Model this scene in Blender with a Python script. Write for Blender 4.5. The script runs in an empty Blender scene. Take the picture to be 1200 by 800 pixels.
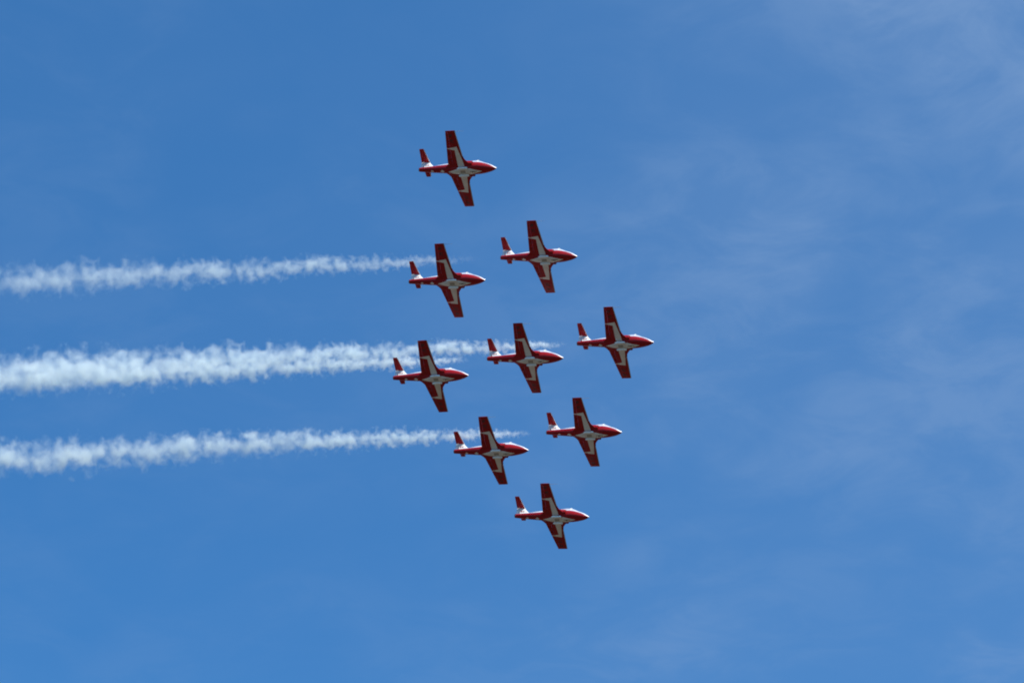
import bpy, bmesh, math, random
from mathutils import Vector, Matrix, Euler

R = math.radians
scene = bpy.context.scene
col = scene.collection

# ------------------------------------------------------------------ camera
cam_d = bpy.data.cameras.new("camera")
cam_d.sensor_width = 36.0
cam_d.lens = 117.76
cam_d.clip_start = 1.0
cam_d.clip_end = 60000.0
cam = bpy.data.objects.new("camera", cam_d)
col.objects.link(cam)
cam.location = (0, 0, 1.7)
cam.rotation_euler = (R(125), 0, 0)
scene.camera = cam

# ------------------------------------------------------------------ sky, sun, exposure
SUN_EL, SUN_AZ = 52.0, 130.0    # azimuth clockwise from the viewing direction
SKY_STRENGTH = 0.15
sun_dir = Vector((math.sin(R(SUN_AZ)) * math.cos(R(SUN_EL)),
                  math.cos(R(SUN_AZ)) * math.cos(R(SUN_EL)), math.sin(R(SUN_EL))))
world = bpy.data.worlds.new("World")
scene.world = world
world.use_nodes = True
wn, wl = world.node_tree.nodes, world.node_tree.links
wn.clear()


def wnode(kind, **kw):
    n = wn.new(kind)
    for k, v in kw.items():
        setattr(n, k, v)
    return n


def wmath(op, a, b=None, c=None, clamp=False):
    n = wn.new("ShaderNodeMath")
    n.operation = op
    n.use_clamp = clamp
    for i, v in enumerate((a, b, c)):
        if v is None:
            continue
        if isinstance(v, (int, float)):
            n.inputs[i].default_value = v
        else:
            wl.new(v, n.inputs[i])
    return n.outputs[0]


sky = wnode("ShaderNodeTexSky", sky_type="NISHITA", sun_disc=False)
sky.sun_elevation = R(SUN_EL)
sky.sun_rotation = R(SUN_AZ)
sky.altitude = 200
sky.air_density = 1.0
sky.dust_density = 0.5
sky.ozone_density = 3.0
tint = wnode("ShaderNodeMix", data_type="RGBA", blend_type="MULTIPLY")
tint.inputs[0].default_value = 1.0
wl.new(sky.outputs[0], tint.inputs[6])
tint.inputs[7].default_value = (0.25, 0.635, 0.875, 1)

# thin cirrus: noise over a level sheet above the ground (direction / its height)
tc = wnode("ShaderNodeTexCoord")
sep = wnode("ShaderNodeSeparateXYZ")
wl.new(tc.outputs["Generated"], sep.inputs[0])
zc = wmath("MAXIMUM", sep.outputs[2], 0.08)
px = wmath("DIVIDE", sep.outputs[0], zc)
py = wmath("DIVIDE", sep.outputs[1], zc)
comb = wnode("ShaderNodeCombineXYZ")
wl.new(px, comb.inputs[0])
wl.new(py, comb.inputs[1])


def wnoise(scale, detail, rough, dist, off, sx=1.0, sy=1.0, rot=0.0):
    mp = wnode("ShaderNodeMapping")
    wl.new(comb.outputs[0], mp.inputs[0])
    mp.inputs[1].default_value = off
    mp.inputs[2].default_value = (0, 0, rot)
    mp.inputs[3].default_value = (sx, sy, 1)
    n = wnode("ShaderNodeTexNoise")
    wl.new(mp.outputs[0], n.inputs["Vector"])
    n.inputs["Scale"].default_value = scale
    n.inputs["Detail"].default_value = detail
    n.inputs["Roughness"].default_value = rough
    n.inputs["Distortion"].default_value = dist
    return n.outputs[0]


def ramp01(v, a, b):
    n = wnode("ShaderNodeMapRange", interpolation_type="SMOOTHSTEP")
    wl.new(v, n.inputs[0])
    n.inputs[1].default_value = a
    n.inputs[2].default_value = b
    return n.outputs[0]


wisps = ramp01(wnoise(19.0, 7.0, 0.60, 0.45, (3.1, 1.7, 0.4), 0.8, 0.95, 0.55), 0.36, 0.68)
veil = ramp01(wnoise(6.0, 3.0, 0.5, 0.5, (0.62, 0.35, 2.0), 1.0, 0.8, 0.3), 0.36, 0.60)
bank_side = ramp01(px, -0.07, 0.17)                     # the cirrus bank lies to the east
bank_high = wmath("SUBTRACT", 1.0, wmath("MULTIPLY", ramp01(py, 1.15, 1.60), 0.40))   # thicker towards the zenith
bank = wmath("MULTIPLY", bank_side, bank_high)
streaks = wmath("MULTIPLY", wmath("MULTIPLY_ADD", veil, 0.75, 0.25), wmath("MULTIPLY_ADD", wisps, 0.65, 0.35))
cl = wmath("MULTIPLY", streaks, wmath("MULTIPLY_ADD", bank, 0.36, 0.11))
cl = wmath("MULTIPLY_ADD", bank, 0.08, cl)
wide = ramp01(px, -0.42, 0.12)                          # thin high veil, clearing to the west
cl = wmath("MULTIPLY_ADD", wide, 0.06, cl, clamp=True)
cmix = wnode("ShaderNodeMix", data_type="RGBA")
wl.new(cl, cmix.inputs[0])
wl.new(tint.outputs[2], cmix.inputs[6])
cmix.inputs[7].default_value = (1.15, 1.85, 3.10, 1)
bg = wnode("ShaderNodeBackground")
wl.new(cmix.outputs[2], bg.inputs[0])
bg.inputs[1].default_value = SKY_STRENGTH
wo = wnode("ShaderNodeOutputWorld")
wl.new(bg.outputs[0], wo.inputs[0])

sun_d = bpy.data.lights.new("sun", "SUN")
sun_d.energy = 4.6
sun_d.angle = R(0.53)
sun_d.color = (1.0, 0.95, 0.87)
sun = bpy.data.objects.new("sun", sun_d)
col.objects.link(sun)
sun.rotation_euler = sun_dir.to_track_quat("Z", "Y").to_euler()

scene.view_settings.view_transform = "Standard"
scene.view_settings.look = "None"
scene.view_settings.gamma = 1.0
scene.view_settings.exposure = 0.45
scene.view_settings.use_curve_mapping = False
scene.render.engine = "CYCLES"
scene.cycles.use_denoising = True
scene.cycles.max_bounces = 12
scene.cycles.volume_bounces = 12
scene.cycles.transparent_max_bounces = 16
scene.cycles.volume_step_rate = 0.06
scene.cycles.volume_max_steps = 512
scene.render.film_transparent = False
scene.cycles.filter_width = 1.9


# ------------------------------------------------------------------ materials
def principled(name, color, rough=0.4, metal=0.0, coat=0.0, grime=0.0, gscale=2.5, spec=0.5):
    m = bpy.data.materials.new(name)
    m.use_nodes = True
    nt = m.node_tree
    b = nt.nodes["Principled BSDF"]
    b.inputs["Base Color"].default_value = (*color, 1)
    b.inputs["Roughness"].default_value = rough
    b.inputs["Metallic"].default_value = metal
    b.inputs["Specular IOR Level"].default_value = spec
    b.inputs["Coat Weight"].default_value = coat
    b.inputs["Coat Roughness"].default_value = 0.12
    if grime:
        t = nt.nodes.new("ShaderNodeTexCoord")
        mp = nt.nodes.new("ShaderNodeMapping")
        mp.inputs[3].default_value = (0.45, 1, 1)         # streaks run with the airflow
        n = nt.nodes.new("ShaderNodeTexNoise")
        n.inputs["Scale"].default_value = gscale
        n.inputs["Detail"].default_value = 5
        r = nt.nodes.new("ShaderNodeMapRange")
        r.inputs[1].default_value = 0.35
        r.inputs[2].default_value = 0.75
        r.inputs[3].default_value = 0.0
        r.inputs[4].default_value = grime
        mx = nt.nodes.new("ShaderNodeMix")
        mx.data_type = "RGBA"
        mx.inputs[6].default_value = (*color, 1)
        mx.inputs[7].default_value = (*(c * 0.45 + 0.01 for c in color), 1)
        nt.links.new(t.outputs["Object"], mp.inputs[0])
        nt.links.new(mp.outputs[0], n.inputs["Vector"])
        nt.links.new(n.outputs[0], r.inputs[0])
        nt.links.new(r.outputs[0], mx.inputs[0])
        nt.links.new(mx.outputs[2], b.inputs["Base Color"])
    return m


RED, WHITE, BLUE, DARK, MARK, EDGE, TANK = range(7)
MATS = [
    principled("red_paint", (0.37, 0.002, 0.006), 0.42, coat=0.08, grime=0.6, gscale=3.5, spec=0.25),
    principled("white_paint", (0.82, 0.81, 0.80), 0.40, coat=0.2, grime=0.22),
    principled("blue_paint", (0.03, 0.06, 0.30), 0.35, coat=0.3),
    principled("black_paint", (0.015, 0.015, 0.017), 0.55),
    principled("dark_lettering", (0.035, 0.010, 0.016), 0.5),
    principled("grey_edge_paint", (0.42, 0.40, 0.37), 0.4, grime=0.3),
    principled("tank_lit_white", (0.88, 0.88, 0.87), 0.3, coat=0.4),  # lighter than the markings' white: light on the tanks put into the colour
]
GLASS = principled("canopy_sheen_glass", (0.62, 0.66, 0.74), 0.06, coat=1.0)  # opaque; the pale base colour stands in for sky reflected in the glass
METAL = principled("heat_stained_metal", (0.32, 0.27, 0.23), 0.4, metal=1.0, grime=0.5)
LENS = principled("lamp_lens", (0.02, 0.02, 0.025), 0.1, coat=1.0)


def finish(name, bm, parent=None, mats=MATS, smooth=38):
    me = bpy.data.meshes.new(name)
    bmesh.ops.remove_doubles(bm, verts=bm.verts, dist=0.0005)
    bmesh.ops.recalc_face_normals(bm, faces=bm.faces)
    bm.to_mesh(me)
    bm.free()
    for m in (mats if isinstance(mats, list) else [mats]):
        me.materials.append(m)
    for p in me.polygons:
        p.use_smooth = True
    me.set_sharp_from_angle(angle=R(smooth))
    o = bpy.data.objects.new(name, me)
    col.objects.link(o)
    if parent:
        o.parent = parent
    return o


def lerp_table(tab, x):
    """piecewise-linear lookup; tab is a list of (x, v...) with x rising"""
    if x <= tab[0][0]:
        return tab[0][1:]
    for a, b in zip(tab, tab[1:]):
        if x <= b[0]:
            t = (x - a[0]) / (b[0] - a[0])
            return tuple(u + (v - u) * t for u, v in zip(a[1:], b[1:]))
    return tab[-1][1:]


def smooth_table(tab, x):
    """Catmull-Rom style lookup for soft outlines"""
    n = len(tab)
    if x <= tab[0][0]:
        return tab[0][1:]
    if x >= tab[-1][0]:
        return tab[-1][1:]
    for i in range(n - 1):
        if x <= tab[i + 1][0]:
            break
    p0, p1, p2, p3 = tab[max(i - 1, 0)], tab[i], tab[i + 1], tab[min(i + 2, n - 1)]
    h = p2[0] - p1[0]
    t = (x - p1[0]) / h
    out = []
    for k in range(1, len(p1)):
        m1 = (p2[k] - p0[k]) / (p2[0] - p0[0])
        m2 = (p3[k] - p1[k]) / (p3[0] - p1[0])
        out.append((2 * t**3 - 3 * t**2 + 1) * p1[k] + (t**3 - 2 * t**2 + t) * h * m1
                   + (-2 * t**3 + 3 * t**2) * p2[k] + (t**3 - t**2) * h * m2)
    return tuple(out)


def loft(bm, rings, closed=True, cap0=True, cap1=True, mat=0, mats_of=None):
    vs = [[bm.verts.new(p) for p in r] for r in rings]
    n = len(rings[0])
    for i in range(len(vs) - 1):
        for j in range(n if closed else n - 1):
            k = (j + 1) % n
            f = bm.faces.new((vs[i][j], vs[i][k], vs[i + 1][k], vs[i + 1][j]))
            f.material_index = mats_of(i, j) if mats_of else mat
    if cap0:
        bm.faces.new(vs[0]).material_index = mat
    if cap1:
        bm.faces.new(list(reversed(vs[-1]))).material_index = mat
    return vs


def paint(bm, poly, mat, keep):
    """mark a convex (x, y) outline onto the faces that pass keep(face): the faces are cut along it"""
    n = len(poly)
    area = sum(poly[i][0] * poly[(i + 1) % n][1] - poly[(i + 1) % n][0] * poly[i][1] for i in range(n))
    if area < 0:
        poly = poly[::-1]
    bm.normal_update()
    x0, x1 = min(p[0] for p in poly) - .02, max(p[0] for p in poly) + .02
    y0, y1 = min(p[1] for p in poly) - .02, max(p[1] for p in poly) + .02

    def near(f):
        return (keep(f) and max(v.co.x for v in f.verts) > x0 and min(v.co.x for v in f.verts) < x1
                and max(v.co.y for v in f.verts) > y0 and min(v.co.y for v in f.verts) < y1)
    for i in range(n):
        a, b = poly[i], poly[(i + 1) % n]
        nrm = Vector((b[1] - a[1], -(b[0] - a[0]), 0)).normalized()      # outward
        fs = [f for f in bm.faces if near(f)]
        geom = list({v for f in fs for v in f.verts}) + list({e for f in fs for e in f.edges}) + fs
        bmesh.ops.bisect_plane(bm, geom=geom, plane_co=(a[0], a[1], 0), plane_no=nrm, dist=1e-5)
    bm.normal_update()
    for f in bm.faces:
        if not keep(f):
            continue
        c = f.calc_center_median()
        if all((poly[(i + 1) % n][0] - poly[i][0]) * (c.y - poly[i][1])
               - (poly[(i + 1) % n][1] - poly[i][1]) * (c.x - poly[i][0]) > 0 for i in range(n)):
            f.material_index = mat


def box(bm, c, s, mat=0, rot=None):
    m = Matrix.Translation(c) @ (rot.to_matrix().to_4x4() if rot else Matrix()) @ Matrix.Diagonal((*s, 1))
    g = bmesh.ops.create_cube(bm, size=1.0, matrix=m)
    for v in g["verts"]:
        for f in v.link_faces:
            f.material_index = mat


def tube(bm, pts, n=12, mat=0, cap=True):
    """round tube along +x: pts are (x, y, z, radius)"""
    rings = [[(x, y + r * math.cos(2 * math.pi * k / n), z + r * math.sin(2 * math.pi * k / n)) for k in range(n)]
             for x, y, z, r in pts]
    return loft(bm, rings, cap0=cap, cap1=cap, mat=mat)


# ------------------------------------------------------------------ the setting
def build_ground():
    bm = bmesh.new()
    s = 25000
    vs = [bm.verts.new(p) for p in ((-s, -s, 0), (s, -s, 0), (s, s, 0), (-s, s, 0))]
    bm.faces.new(vs)
    m = bpy.data.materials.new("dry_airfield_grass")
    m.use_nodes = True
    nt = m.node_tree
    b = nt.nodes["Principled BSDF"]
    b.inputs["Roughness"].default_value = 0.95
    b.inputs["Specular IOR Level"].default_value = 0.1
    t = nt.nodes.new("ShaderNodeTexCoord")
    n1 = nt.nodes.new("ShaderNodeTexNoise")
    n1.inputs["Scale"].default_value = 0.012
    n1.inputs["Detail"].default_value = 8
    n1.inputs["Roughness"].default_value = 0.65
    cr = nt.nodes.new("ShaderNodeValToRGB")
    cr.color_ramp.elements[0].position = 0.35
    cr.color_ramp.elements[0].color = (0.046, 0.040, 0.025, 1)
    cr.color_ramp.elements[1].position = 0.65
    cr.color_ramp.elements[1].color = (0.090, 0.073, 0.052, 1)
    nt.links.new(t.outputs["Object"], n1.inputs["Vector"])
    nt.links.new(n1.outputs[0], cr.inputs[0])
    nt.links.new(cr.outputs[0], b.inputs["Base Color"])
    o = finish("ground", bm, None, m)
    o["kind"] = "structure"
    o["label"] = "dry grass airfield stretching flat to the horizon"


build_ground()

# ------------------------------------------------------------------ the jet (x forward, y to its port side, z up)
FUSE = [(-5.42, .235, .02, .485), (-5.0, .275, -.02, .51), (-4.3, .33, -.10, .54), (-3.5, .40, -.20, .60),
        (-2.8, .46, -.27, .72), (-2.0, .53, -.36, .82), (-1.4, .59, -.46, .88), (-0.8, .65, -.55, .92),
        (0.0, .70, -.60, .92), (0.8, .735, -.625, .86), (1.5, .74, -.625, .80), (2.2, .70, -.60, .72),
        (2.8, .60, -.56, .61), (3.3, .48, -.49, .45), (3.7, .35, -.41, .27), (4.0, .21, -.31, .10),
        (4.2, .095, -.215, -.02), (4.285, .03, -.15, -.08)]
ZLINE = [(-5.5, .46), (-4.5, .43), (-3.4, .38), (-2.0, .34), (-1.0, .33), (0.0, .36), (1.0, .42), (2.0, .40),
         (2.84, .24), (3.3, .12), (3.7, .0), (4.0, -.09), (4.3, -.13)]
WING_LE = [(.35, 1.26), (.80, 1.22), (1.0, 1.08), (1.2, .90), (1.5, .68), (1.85, .535), (2.3, .50), (5.565, .262)]
WING_TE = [(.35, -2.0), (.55, -1.80), (.75, -1.66), (1.0, -1.54), (5.565, -.941)]
HINGE = .735


def wing_z(y):
    return -.275 + .0640 * y


def foil_loop(xl, xt, y, z, thick, f0=0.0, f1=1.0, n=11, side=1, hinge=.735):
    """airfoil section between chord fractions f0 and f1, lower side then upper side"""
    c = xl - xt

    def yt(f):
        return thick * c * 5 * (.2969 * math.sqrt(f) - .126 * f - .3516 * f * f + .2843 * f**3 - .1030 * f**4)
    if f0 == 0:
        fr = [hinge * (k / n) ** 2 for k in range(n + 1)]
        if f1 == 1:
            fr += [hinge + (1 - hinge) * k / 4 for k in range(1, 5)]
    else:
        fr = [f0 + (f1 - f0) * k / n for k in range(n + 1)]
    low = [(xl - f * c, side * y, z - yt(f) * .85) for f in fr]
    up = [(xl - f * c, side * y, z + yt(f) * 1.15) for f in fr]
    if f0 == 0:
        up = up[1:]
    return low + up[::-1]


def wing_thick(y):
    return .125 * min(1.0, 2.35 / (lerp_table(WING_LE, y)[0] - lerp_table(WING_TE, y)[0])) - .004 * y / 5.5


def wing_ring(y, side, f0=0.0, f1=1.0, n=11, squash=1.0, inset=0.0):
    return foil_loop(lerp_table(WING_LE, y)[0] - inset, lerp_table(WING_TE, y)[0] + inset * .4, y, wing_z(y),
                     wing_thick(y) * squash, f0, f1, n, side)


def aft_cap(bm, loop, n):
    """close the stretch behind the hinge line at the end of a full section"""
    m = (len(loop) + 1) // 2
    pts = loop[n:m] + loop[m:len(loop) - n + 1]
    bm.faces.new([bm.verts.new(p) for p in pts])


def weld(bm):
    bmesh.ops.remove_doubles(bm, verts=bm.verts, dist=0.0004)
    bmesh.ops.recalc_face_normals(bm, faces=bm.faces)


def below(f):
    return f.normal.z < -.15


def wing_marks(bm, s):
    """the white bird outline, the dark letters and the bare edge strip under one wing"""
    w = [[(.47, .62), (.44, 1.12), (.045, 3.37), (-.29, 2.87), (-.32, .62)],
         [(-1.27, 3.10), (-1.27, 3.14), (.045, 3.37), (-.29, 2.87)]]
    for p in w:
        paint(bm, [(x, s * y) for x, y in p], WHITE, below)
    for p in ([(-.56, 4.68), (-.60, 5.06), (-.46, 5.10), (-.40, 4.72)], [(-.36, 4.80), (-.40, 5.14), (-.24, 5.12), (-.20, 4.78)],
              [(-.56, 3.92), (-.58, 4.36), (-.44, 4.36), (-.42, 3.92)], [(-.40, 4.18), (-.40, 4.36), (-.14, 4.34), (-.14, 4.16)],
              [(-.38, 3.92), (-.38, 4.04), (-.14, 4.04), (-.14, 3.92)]):
        paint(bm, [(x, s * y) for x, y in p], MARK, below)
    paint(bm, [(.53 - .105, s * 2.0), (.262 - .075, s * 5.50), (.60, s * 5.50), (.70, s * 2.0)], EDGE, lambda f: True)


def make_jet():
    root = bpy.data.objects.new("jet_plane", None)
    root.empty_display_size = 1.0
    col.objects.link(root)

    # ---- fuselage: white above a thin blue line, red below
    nlow, nup = 22, 16
    xs = [FUSE[0][0] + (FUSE[-1][0] - FUSE[0][0]) * k / 74 for k in range(75)] + [4.24, 4.265]
    xs = sorted(xs)
    rings = []
    for x in xs:
        w, zb, zt = smooth_table(FUSE, x)
        zm, h = (zb + zt) / 2, (zt - zb) / 2
        e = 2.35

        def at(t):
            c, s_ = math.cos(t), math.sin(t)
            return (x, w * math.copysign(abs(c) ** (2 / e), c), zm + h * math.copysign(abs(s_) ** (2 / e), s_))
        zl = lerp_table(ZLINE, x)[0]
        q = max(-.86, min(.86, (zl - zm) / h))
        q2 = max(-.93, min(.90, (zl - .055 - zm) / h))
        tb = math.asin(math.copysign(abs(q) ** (e / 2), q))
        tb2 = math.asin(math.copysign(abs(q2) ** (e / 2), q2))
        ring = [at(math.pi - tb2 + (math.pi + 2 * tb2) * k / nlow) for k in range(nlow + 1)]      # belly, starboard to port
        ring += [at(tb + (math.pi - 2 * tb) * k / nup) for k in range(nup + 1)]                     # back, port to starboard
        rings.append(ring)
    bm = bmesh.new()

    def which(i, j):
        if j < nlow:
            return RED
        if j == nlow or j == nlow + nup + 1:
            return BLUE if xs[i] < 3.6 else WHITE
        return WHITE
    loft(bm, rings, mats_of=which, mat=RED)
    for f in bm.faces:
        c = f.calc_center_median()
        if c.x > 4.215:
            f.material_index = WHITE
    under = lambda f: f.normal.z < -.05 and f.material_index in (RED, WHITE) and f.calc_center_median().z < .3
    for p in ([(2.62, 0), (1.12, .43), (-.30, .46), (-1.68, 0), (-.30, -.46), (1.12, -.43)],
              [(-2.72, 0), (-2.42, .20), (-2.16, .02), (-2.16, -.02), (-2.42, -.20)],
              [(-3.95, 0), (-3.74, .13), (-3.52, 0), (-3.74, -.13)]):
        paint(bm, p, WHITE, under)
    above = lambda f: f.normal.z > .25
    paint(bm, [(3.0, .15), (3.72, .235), (4.03, .175), (4.03, -.175), (3.72, -.235), (3.0, -.15)], DARK, above)
    body = finish("fuselage", bm, root)
    # faint stencilled lettering along the belly stripe
    bm = bmesh.new()
    xl = 1.10
    for wd in (.10, .13, .08, .12, .10, .07):
        box(bm, (xl + wd / 2, 0, -.6275 + max(0, xl - 1.5) * .022), (wd, .085, .008), MARK)
        xl += wd + .045
    finish("belly_lettering", bm, body)
    bm = bmesh.new()
    box(bm, (.22, 0, -.612), (.60, .34, .02), EDGE)  # flat grey plate on the belly between the two tanks
    bmesh.ops.bevel(bm, geom=bm.edges[:], offset=.006, segments=1, affect="EDGES")
    finish("grey_belly_panel", bm, body)
    # blade aerial
    bm = bmesh.new()
    loft(bm, [[(1.62, .012, -.60), (1.62, -.012, -.60), (1.40, -.012, -.60), (1.40, .012, -.60)],
              [(1.50, .006, -.78), (1.50, -.006, -.78), (1.40, -.006, -.78), (1.40, .006, -.78)]], mat=DARK)
    finish("antenna", bm, body)

    # ---- canopy and windscreen
    CAN = [(.18, .40, .93), (.5, .53, 1.04), (1.0, .61, 1.15), (1.5, .63, 1.19), (1.86, .62, 1.19)]
    WSC = [(1.86, .615, 1.175), (2.2, .56, 1.05), (2.6, .45, .86), (2.9, .33, .70), (3.06, .22, .58)]

    def arch(x, w, zt, n=20, z0=.42):
        h = zt - z0
        e = 2.3
        pts = []
        for k in range(n + 1):
            t = math.pi * k / n
            c, s_ = math.cos(t), math.sin(t)
            pts.append((x, w * math.copysign(abs(c) ** (2 / e), c), z0 + h * abs(s_) ** (2 / e)))
        return pts

    def shell(tab, z0a, z0b, nx):
        x0, x1 = tab[0][0], tab[-1][0]
        rr = []
        for k in range(nx + 1):
            x = x0 + (x1 - x0) * k / nx
            w, zt = smooth_table(tab, x)
            rr.append(arch(x, w, zt, z0=z0a + (z0b - z0a) * k / nx))
        return rr
    bm = bmesh.new()
    loft(bm, shell(CAN, .55, .40, 14))
    canopy = finish("canopy", bm, root, GLASS)
    bm = bmesh.new()
    loft(bm, shell(WSC, .40, .25, 10))
    screen = finish("windscreen", bm, root, GLASS)

    def bow(name, parent, x, w, zt, t, d, z0):
        bm = bmesh.new()
        loft(bm, [arch(x - d, w + .004, zt + .004, z0=z0), arch(x - d, w + t, zt + t, z0=z0),
                  arch(x + d, w + t, zt + t, z0=z0), arch(x + d, w + .004, zt + .004, z0=z0)], cap0=False, cap1=False, closed=False,
             mat=WHITE)
        finish(name, bm, parent)
    bow("canopy_frame", canopy, 1.84, .62, 1.19, .045, .07, .40)
    bow("canopy_frame", canopy, .62, .55, 1.075, .02, .05, .50)
    bm = bmesh.new()
    for k in range(8):
        xa, xb = 1.9 + k * .14, 1.9 + (k + 1) * .14
        za, zb_ = smooth_table(WSC, xa)[1], smooth_table(WSC, xb)[1]
        q = [(xa, .03, za - .01), (xa, -.03, za - .01), (xa, -.03, za + .02), (xa, .03, za + .02)]
        q2 = [(xb, .03, zb_ - .01), (xb, -.03, zb_ - .01), (xb, -.03, zb_ + .02), (xb, .03, zb_ + .02)]
        loft(bm, [q, q2], cap0=(k == 0), cap1=(k == 7), mat=WHITE)
    finish("windscreen_frame", bm, screen)

    # ---- air intakes beside the cockpit, open in front
    for s in (1, -1):
        bm = bmesh.new()
        IN = [(-1.9, .46, .10, .12, .24), (-1.2, .56, .08, .20, .34), (-.4, .66, .06, .25, .38), (.4, .72, .05, .265, .39),
              (.9, .765, .02, .26, .35), (1.36, .80, -.01, .235, .30)]

        def oring(x, yc, zc_, a, b, n=20):
            e = 2.6
            pts = []
            for k in range(n):
                t = 2 * math.pi * k / n
                c, s_ = math.cos(t), math.sin(t)
                pts.append((x, s * (yc + a * math.copysign(abs(c) ** (2 / e), c)), zc_ + b * math.copysign(abs(s_) ** (2 / e), s_)))
            return pts
        rr = [oring(-1.9 + 3.26 * k / 16, *smooth_table(IN, -1.9 + 3.26 * k / 16))
              for k in range(17)]
        rr += [oring(1.405, .80, -.01, .215, .28), oring(1.36, .795, -.01, .195, .26), oring(1.1, .78, -.01, .19, .25), oring(.6, .74, .02, .17, .22)]
        loft(bm, rr, mats_of=lambda i, j: RED if i < 19 else DARK, mat=DARK)
        finish("air_intake", bm, root)

    # ---- wings, each with flap, aileron, lamp
    for s in (1, -1):
        bm = bmesh.new()
        ya = [.35, .55, .8, .98]
        yb = [.98, 1.1, 1.2, 1.35, 1.5, 1.7, 1.85, 2.1, 2.3, 2.8, 3.3, 3.8, 4.3, 4.8, 5.36]
        loft(bm, [wing_ring(y, s) for y in ya], cap1=False, mat=RED)
        aft_cap(bm, wing_ring(.98, s), 11)
        aft_cap(bm, wing_ring(5.36, s), 11)
        loft(bm, [wing_ring(y, s, 0, HINGE) for y in yb], cap0=False, cap1=False, mat=RED)
        tip = [wing_ring(5.36, s), wing_ring(5.48, s), wing_ring(5.535, s, squash=.72, inset=.02),
               wing_ring(5.562, s, squash=.3, inset=.055)]
        loft(bm, tip, cap0=False, mat=RED)
        weld(bm)
        wing_marks(bm, s)
        wing = finish("wing", bm, root)
        for nm, y0, y1, k in (("flap", 1.0, 3.16, 5), ("aileron", 3.19, 5.335, 5)):
            bm = bmesh.new()
            loft(bm, [wing_ring(y0 + (y1 - y0) * i / k, s, HINGE + .017, 1.0, 6) for i in range(k + 1)], mat=RED)
            weld(bm)
            wing_marks(bm, s)
            finish(nm, bm, wing)
        bm = bmesh.new()
        box(bm, (.50, s * 1.83, wing_z(1.83) - .015), (.15, .26, .15), 0, Euler((0, 0, s * R(-14))))
        bmesh.ops.bevel(bm, geom=bm.edges[:], offset=.05, segments=3, affect="EDGES")
        finish("landing_light", bm, wing, LENS)
        for yv in (1.55, 2.45):
            bm = bmesh.new()
            box(bm, (-1.24 + (yv - 1.5) * .14, s * yv, wing_z(yv) - .075), (.34, .03, .075), RED)
            bmesh.ops.bevel(bm, geom=bm.edges[:], offset=.012, segments=2, affect="EDGES")
            finish("flap_fairing", bm, wing)
        if s == -1:
            bm = bmesh.new()
            z = wing_z(5.43)
            tube(bm, [(1.31, -5.43, z, .006), (1.27, -5.43, z, .011), (.75, -5.43, z, .012), (.7, -5.43, z, .018), (.2, -5.43, z, .022)],
                 10, EDGE)
            finish("pitot_tube", bm, wing)

    # ---- smoke oil tanks under the belly
    for s in (1, -1):
        bm = bmesh.new()
        pr = [(-.42, .02), (-.40, .07), (-.32, .125), (-.15, .155), (.1, .16), (.6, .16), (.74, .145), (.82, .10), (.85, .05), (.86, .012)]
        tube(bm, [(x, s * .54, -.60, r) for x, r in pr], 18, TANK)
        tank = finish("smoke_tank", bm, root)
        for xx in (-.12, .52):
            bm = bmesh.new()
            box(bm, (xx, s * .54, -.42), (.22, .05, .18), WHITE)
            finish("tank_pylon", bm, tank)

    # ---- tail: fin with flag, rudder, tailplane with elevators, jet pipe
    def fin_sec(z, xl, xt, th, f0=0.0, f1=1.0, n=8):
        return [(p[0], p[2], z) for p in foil_loop(xl, xt, 0, 0, th, f0, f1, n)]
    FIN = [(.36, -3.05), (.56, -3.35), (.72, -3.62), (.9, -3.86), (1.15, -4.10), (1.4, -4.30), (1.60, -4.44)]
    hx = -5.12
    bm = bmesh.new()
    rr = []
    for z, xl in FIN:
        xt = -5.46 - (z - .36) * .03
        rr.append(fin_sec(z, xl, xt, .17 / (xl - xt), 0, (xl - hx) / (xl - xt)))
    loft(bm, rr, mat=WHITE)
    fin = finish("tail_fin", bm, root)
    bm = bmesh.new()
    rr = []
    for z, xl in FIN[1:]:
        xt = -5.46 - (z - .36) * .03
        rr.append(fin_sec(z + (.01 if z < .6 else -.01), xl, xt, .17 / (xl - xt), (xl - hx + .022) / (xl - xt), 1.0))
    loft(bm, rr, mat=WHITE)
    finish("rudder", bm, fin)
    for s in (1, -1):                                       # national flag on the fin: red, white with a leaf, red
        yq = s * .092
        for cx in (-4.46, -4.76):
            bm = bmesh.new()
            box(bm, (cx, yq, .99), (.085, .010, .20), RED)
            finish("flag_stripe", bm, fin)
        bm = bmesh.new()
        leaf = [(0, .085), (.018, .045), (.040, .055), (.032, .012), (.062, .025), (.055, 0), (.035, -.03), (.008, -.03), (.008, -.07),
                (-.008, -.07), (-.008, -.03), (-.035, -.03), (-.055, 0), (-.062, .025), (-.032, .012), (-.040, .055), (-.018, .045)]
        a = [bm.verts.new((-4.61 + x, yq + s * .005, .99 + z)) for x, z in leaf]
        b = [bm.verts.new((-4.61 + x, yq - s * .02, .99 + z)) for x, z in leaf]
        for f in (bm.faces.new(a), bm.faces.new(b[::-1])):
            f.material_index = RED
        for i in range(len(leaf)):
            bm.faces.new((a[i], a[(i + 1) % len(leaf)], b[(i + 1) % len(leaf)], b[i])).material_index = RED
        finish("flag_leaf", bm, fin)

    bm = bmesh.new()
    SLE, STE = [(0, -4.40), (.15, -4.44), (2.055, -4.775)], [(0, -5.50), (2.055, -5.362)]
    hs = .66

    def stab(y, f0, f1, n, squash=1.0, inset=0.0):
        ya = abs(y)
        return foil_loop(lerp_table(SLE, ya)[0] - inset, lerp_table(STE, ya)[0] + inset * .4, y, 1.635, .10 * squash, f0, f1, n, 1, hs)
    loft(bm, [stab(-1.97 + 3.94 * k / 16, 0, hs, 8) for k in range(17)], cap0=False, cap1=False, mat=RED)
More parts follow.
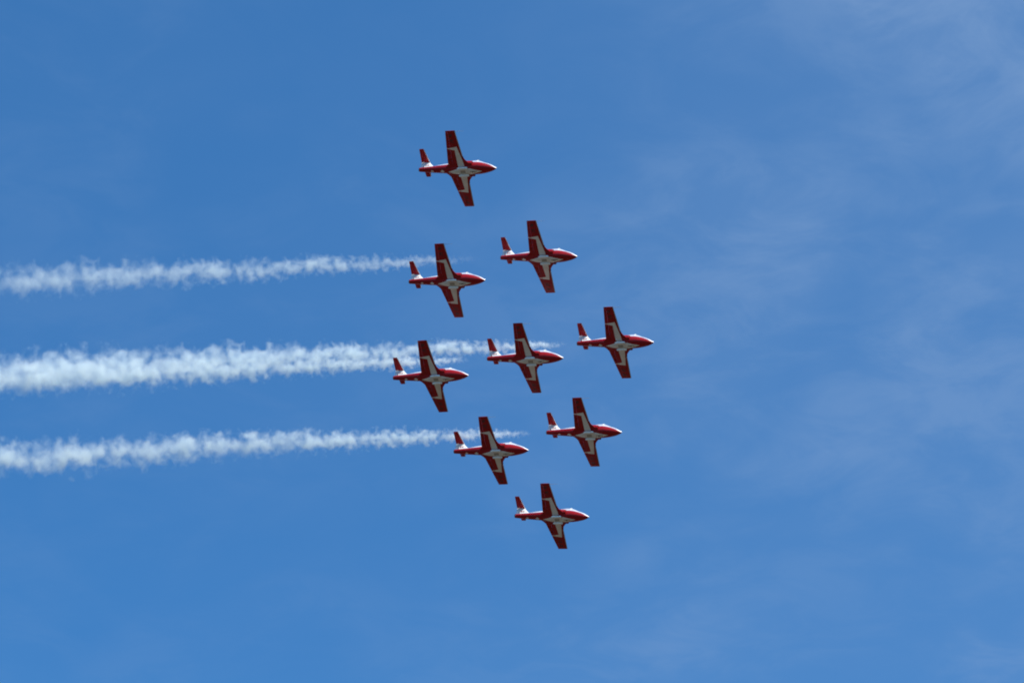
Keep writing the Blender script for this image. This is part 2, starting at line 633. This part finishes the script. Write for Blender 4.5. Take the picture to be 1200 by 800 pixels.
    for s in (1, -1):
        loft(bm, [stab(s * 1.97, 0, 1, 8), stab(s * 2.03, 0, 1, 8, .75, .02), stab(s * 2.055, 0, 1, 8, .3, .05)], cap0=False, mat=RED)
        aft_cap(bm, stab(s * 1.97, 0, 1, 8), 8)
    weld(bm)
    for s in (1, -1):
        paint(bm, [(-4.40 - .07, s * .001), (-4.77 - .05, s * 2.0), (-4.6, s * 2.0), (-4.2, s * .001)], WHITE, lambda f: True)
    tp = finish("tailplane", bm, root)
    for s in (1, -1):
        bm = bmesh.new()
        loft(bm, [stab(s * (.10 + 1.85 * k / 5), hs + .02, 1, 5) for k in range(6)], mat=RED)
        finish("elevator", bm, tp)
    bm = bmesh.new()                                        # bullet fairing where fin meets tailplane
    tube(bm, [(-4.38, 0, 1.63, .01), (-4.43, 0, 1.63, .04), (-4.55, 0, 1.63, .065), (-5.3, 0, 1.63, .07), (-5.54, 0, 1.63, .03)], 12, WHITE)
    finish("fin_cap", bm, tp)
    bm = bmesh.new()
    rg = lambda x, r: [(x, r * math.cos(2 * math.pi * k / 24), .252 + r * math.sin(2 * math.pi * k / 24)) for k in range(24)]
    loft(bm, [rg(-5.40, .225), rg(-5.50, .215), rg(-5.50, .195), rg(-5.0, .18)], cap0=False, cap1=True)
    finish("exhaust_nozzle", bm, root, METAL)
    return root


def copy_tree(o, parent=None):
    c = o.copy()
    col.objects.link(c)
    if parent:
        c.parent = parent
    for ch in list(o.children):
        copy_tree(ch, c)
    return c


# position (m) and attitude (roll, pitch, heading in degrees) of each jet; the leader comes first
JETS = [
    ((13.12, 333.36, 234.87), (-17.80, 8.33, -16.10), True, "red and white lead jet at the nose of the diamond, ahead of all the others"),
    ((3.82, 325.47, 241.99), (-16.70, 8.48, -15.59), True, "red and white jet just behind and above the lead jet, where topmost trail starts"),
    ((9.45, 344.62, 229.30), (-17.58, 8.33, -15.86), True, "red and white jet just behind and below the lead jet, where lowest trail starts"),
    ((2.18, 335.24, 233.89), (-16.48, 7.84, -15.17), True, "red and white jet in the middle of the diamond, straight behind lead jet"),
    ((-7.27, 327.06, 239.60), (-18.66, 7.75, -15.23), False, "red and white jet whose upper wing and tail cross the topmost smoke trail"),
    ((-2.01, 347.17, 228.26), (-17.14, 7.25, -15.90), False, "red and white jet whose upper wing and tail cross the lowest smoke trail"),
    ((-9.34, 337.17, 232.54), (-18.79, 6.68, -15.83), False, "red and white rearmost jet, its upper wing across the thick middle smoke"),
    ((-5.90, 314.96, 247.26), (-17.54, 8.26, -14.96), False, "red and white jet highest in the formation, alone in blue sky above every smoke trail"),
    ((5.56, 355.60, 223.97), (-16.54, 8.45, -15.31), False, "red and white jet lowest in the formation, alone in blue sky under every smoke trail"),
]
proto = make_jet()
jets = []
for i, (loc, rot, smoking, label) in enumerate(JETS):
    o = proto if i == 0 else copy_tree(proto)
    o.location = loc
    o.rotation_euler = tuple(R(a) for a in rot)
    o["label"] = label
    o["category"] = "jet"
    o["group"] = "nine red and white jets in a diamond formation"
    jets.append(o)


# ------------------------------------------------------------------ smoke trails: volumes hanging behind four of the jets
def smoke_material(name, width, dens, seed, s0, s1, sink):
    """width: diameter = width * sqrt(distance); dens: optical depth-like strength"""
    m = bpy.data.materials.new(name)
    m.use_nodes = True
    nt = m.node_tree
    nt.nodes.clear()
    L = nt.links

    def mth(op, a, b=None, c=None, clamp=False):
        n = nt.nodes.new("ShaderNodeMath")
        n.operation = op
        n.use_clamp = clamp
        for i, v in enumerate((a, b, c)):
            if v is None:
                continue
            if isinstance(v, (int, float)):
                n.inputs[i].default_value = v
            else:
                L.new(v, n.inputs[i])
        return n.outputs[0]

    def sstep(v, a, b):
        n = nt.nodes.new("ShaderNodeMapRange")
        n.interpolation_type = "SMOOTHSTEP"
        L.new(v, n.inputs[0])
        n.inputs[1].default_value = a
        n.inputs[2].default_value = b
        return n.outputs[0]
    t = nt.nodes.new("ShaderNodeTexCoord")
    sp = nt.nodes.new("ShaderNodeSeparateXYZ")
    L.new(t.outputs["Object"], sp.inputs[0])
    sx = mth("MAXIMUM", sp.outputs[0], 0.05)
    rt = mth("SQRT", sx)
    rad = mth("MULTIPLY", mth("MULTIPLY", rt, width / 2), mth("MULTIPLY_ADD", sx, 0.0024, 1.0))
    v = mth("DIVIDE", sp.outputs[1], rad)
    w = mth("DIVIDE", mth("ADD", sp.outputs[2], mth("MULTIPLY", mth("MULTIPLY", sx, sx), sink)), rad)   # the trail settles as it ages
    u = mth("MULTIPLY", rt, 4 / width)                     # puffs keep their shape as the trail widens
    cb = nt.nodes.new("ShaderNodeCombineXYZ")
    L.new(mth("ADD", u, seed), cb.inputs[0])
    L.new(v, cb.inputs[1])
    L.new(w, cb.inputs[2])

    def noise(scale, detail, rough, dist=0.0):
        n = nt.nodes.new("ShaderNodeTexNoise")
        L.new(cb.outputs[0], n.inputs["Vector"])
        n.inputs["Scale"].default_value = scale
        n.inputs["Detail"].default_value = detail
        n.inputs["Roughness"].default_value = rough
        n.inputs["Distortion"].default_value = dist
        return n.outputs[0]
    n1 = noise(1.3, 5.0, 0.55, 0.25)
    n2 = noise(0.42, 2.0, 0.5, 0.0)                         # long swells, thick and thin stretches
    r = mth("SQRT", mth("ADD", mth("MULTIPLY", v, v), mth("MULTIPLY", w, w)))
    edge = mth("MULTIPLY_ADD", mth("SUBTRACT", n1, 0.5), 3.5, mth("SUBTRACT", 0.88, r))
    edge = mth("MULTIPLY_ADD", mth("SUBTRACT", n2, 0.5), 0.7, edge)
    shape = sstep(edge, -0.05, 1.35)
    d = mth("MULTIPLY", shape, mth("DIVIDE", dens, rad))
    d = mth("MULTIPLY", d, mth("MULTIPLY_ADD", sstep(n2, 0.35, 0.65), 0.5, 0.75))
    d = mth("MULTIPLY", d, sstep(sp.outputs[0], s0, s1))
    d = mth("MULTIPLY", d, mth("SUBTRACT", 1.0, sstep(sp.outputs[0], 104.0, 122.0)))
    pv = nt.nodes.new("ShaderNodeVolumePrincipled")
    pv.inputs["Color"].default_value = (0.905, 0.985, 1.0, 1)
    pv.inputs["Anisotropy"].default_value = -0.15
    L.new(d, pv.inputs["Density"])
    out = nt.nodes.new("ShaderNodeOutputMaterial")
    L.new(pv.outputs[0], out.inputs["Volume"])
    return m


def smoke_trail(jet, width, dens, seed, s0, s1, sink, label):
    rnd = random.Random(int(seed * 10))
    bm = bmesh.new()
    rings = []
    n = 16
    ss = [.3, .8, 1.5, 2.5, 4] + [4 + 1.7 * k for k in range(1, 71)]
    for s in ss:
        rad = width / 2 * math.sqrt(s) * (1 + .0024 * s) * 1.5
        rings.append([(s, rad * math.cos(2 * math.pi * k / n) * rnd.uniform(.95, 1.03),
                       rad * math.sin(2 * math.pi * k / n) * rnd.uniform(.95, 1.03) - sink * s * s) for k in range(n)])
    loft(bm, rings)
    o = finish("smoke_trail", bm, None, smoke_material("smoke", width, dens, seed, s0, s1, sink))
    m = Euler(jet.rotation_euler).to_matrix()
    o.location = Vector(jet.location) + m @ Vector((-5.5, 0, .20))
    o.rotation_euler = (m @ Matrix.Rotation(math.pi, 3, "Z")).to_euler()
    o["label"] = label
    o["category"] = "smoke trail"
    o["group"] = "white smoke trails behind the jets"
    o["kind"] = "thing"


smoke_trail(jets[1], .49, 0.88, 3.7, 2.0, 16.0, .00017, "topmost smoke trail, thinnest and palest of them, streaming back from a jet")
smoke_trail(jets[0], .51, 1.55, 11.3, 1.0, 6.0, .00018, "long white smoke trail streaming from the lead jet, upper half of the thick middle band")
smoke_trail(jets[3], .50, 1.55, 27.9, 2.0, 7.0, .00018, "white smoke trail from the central jet, lower half of the thick middle band")
smoke_trail(jets[2], .51, 1.4, 41.1, 1.5, 7.0, .00041, "lowest white smoke trail, alone beneath the thick middle band of smoke")
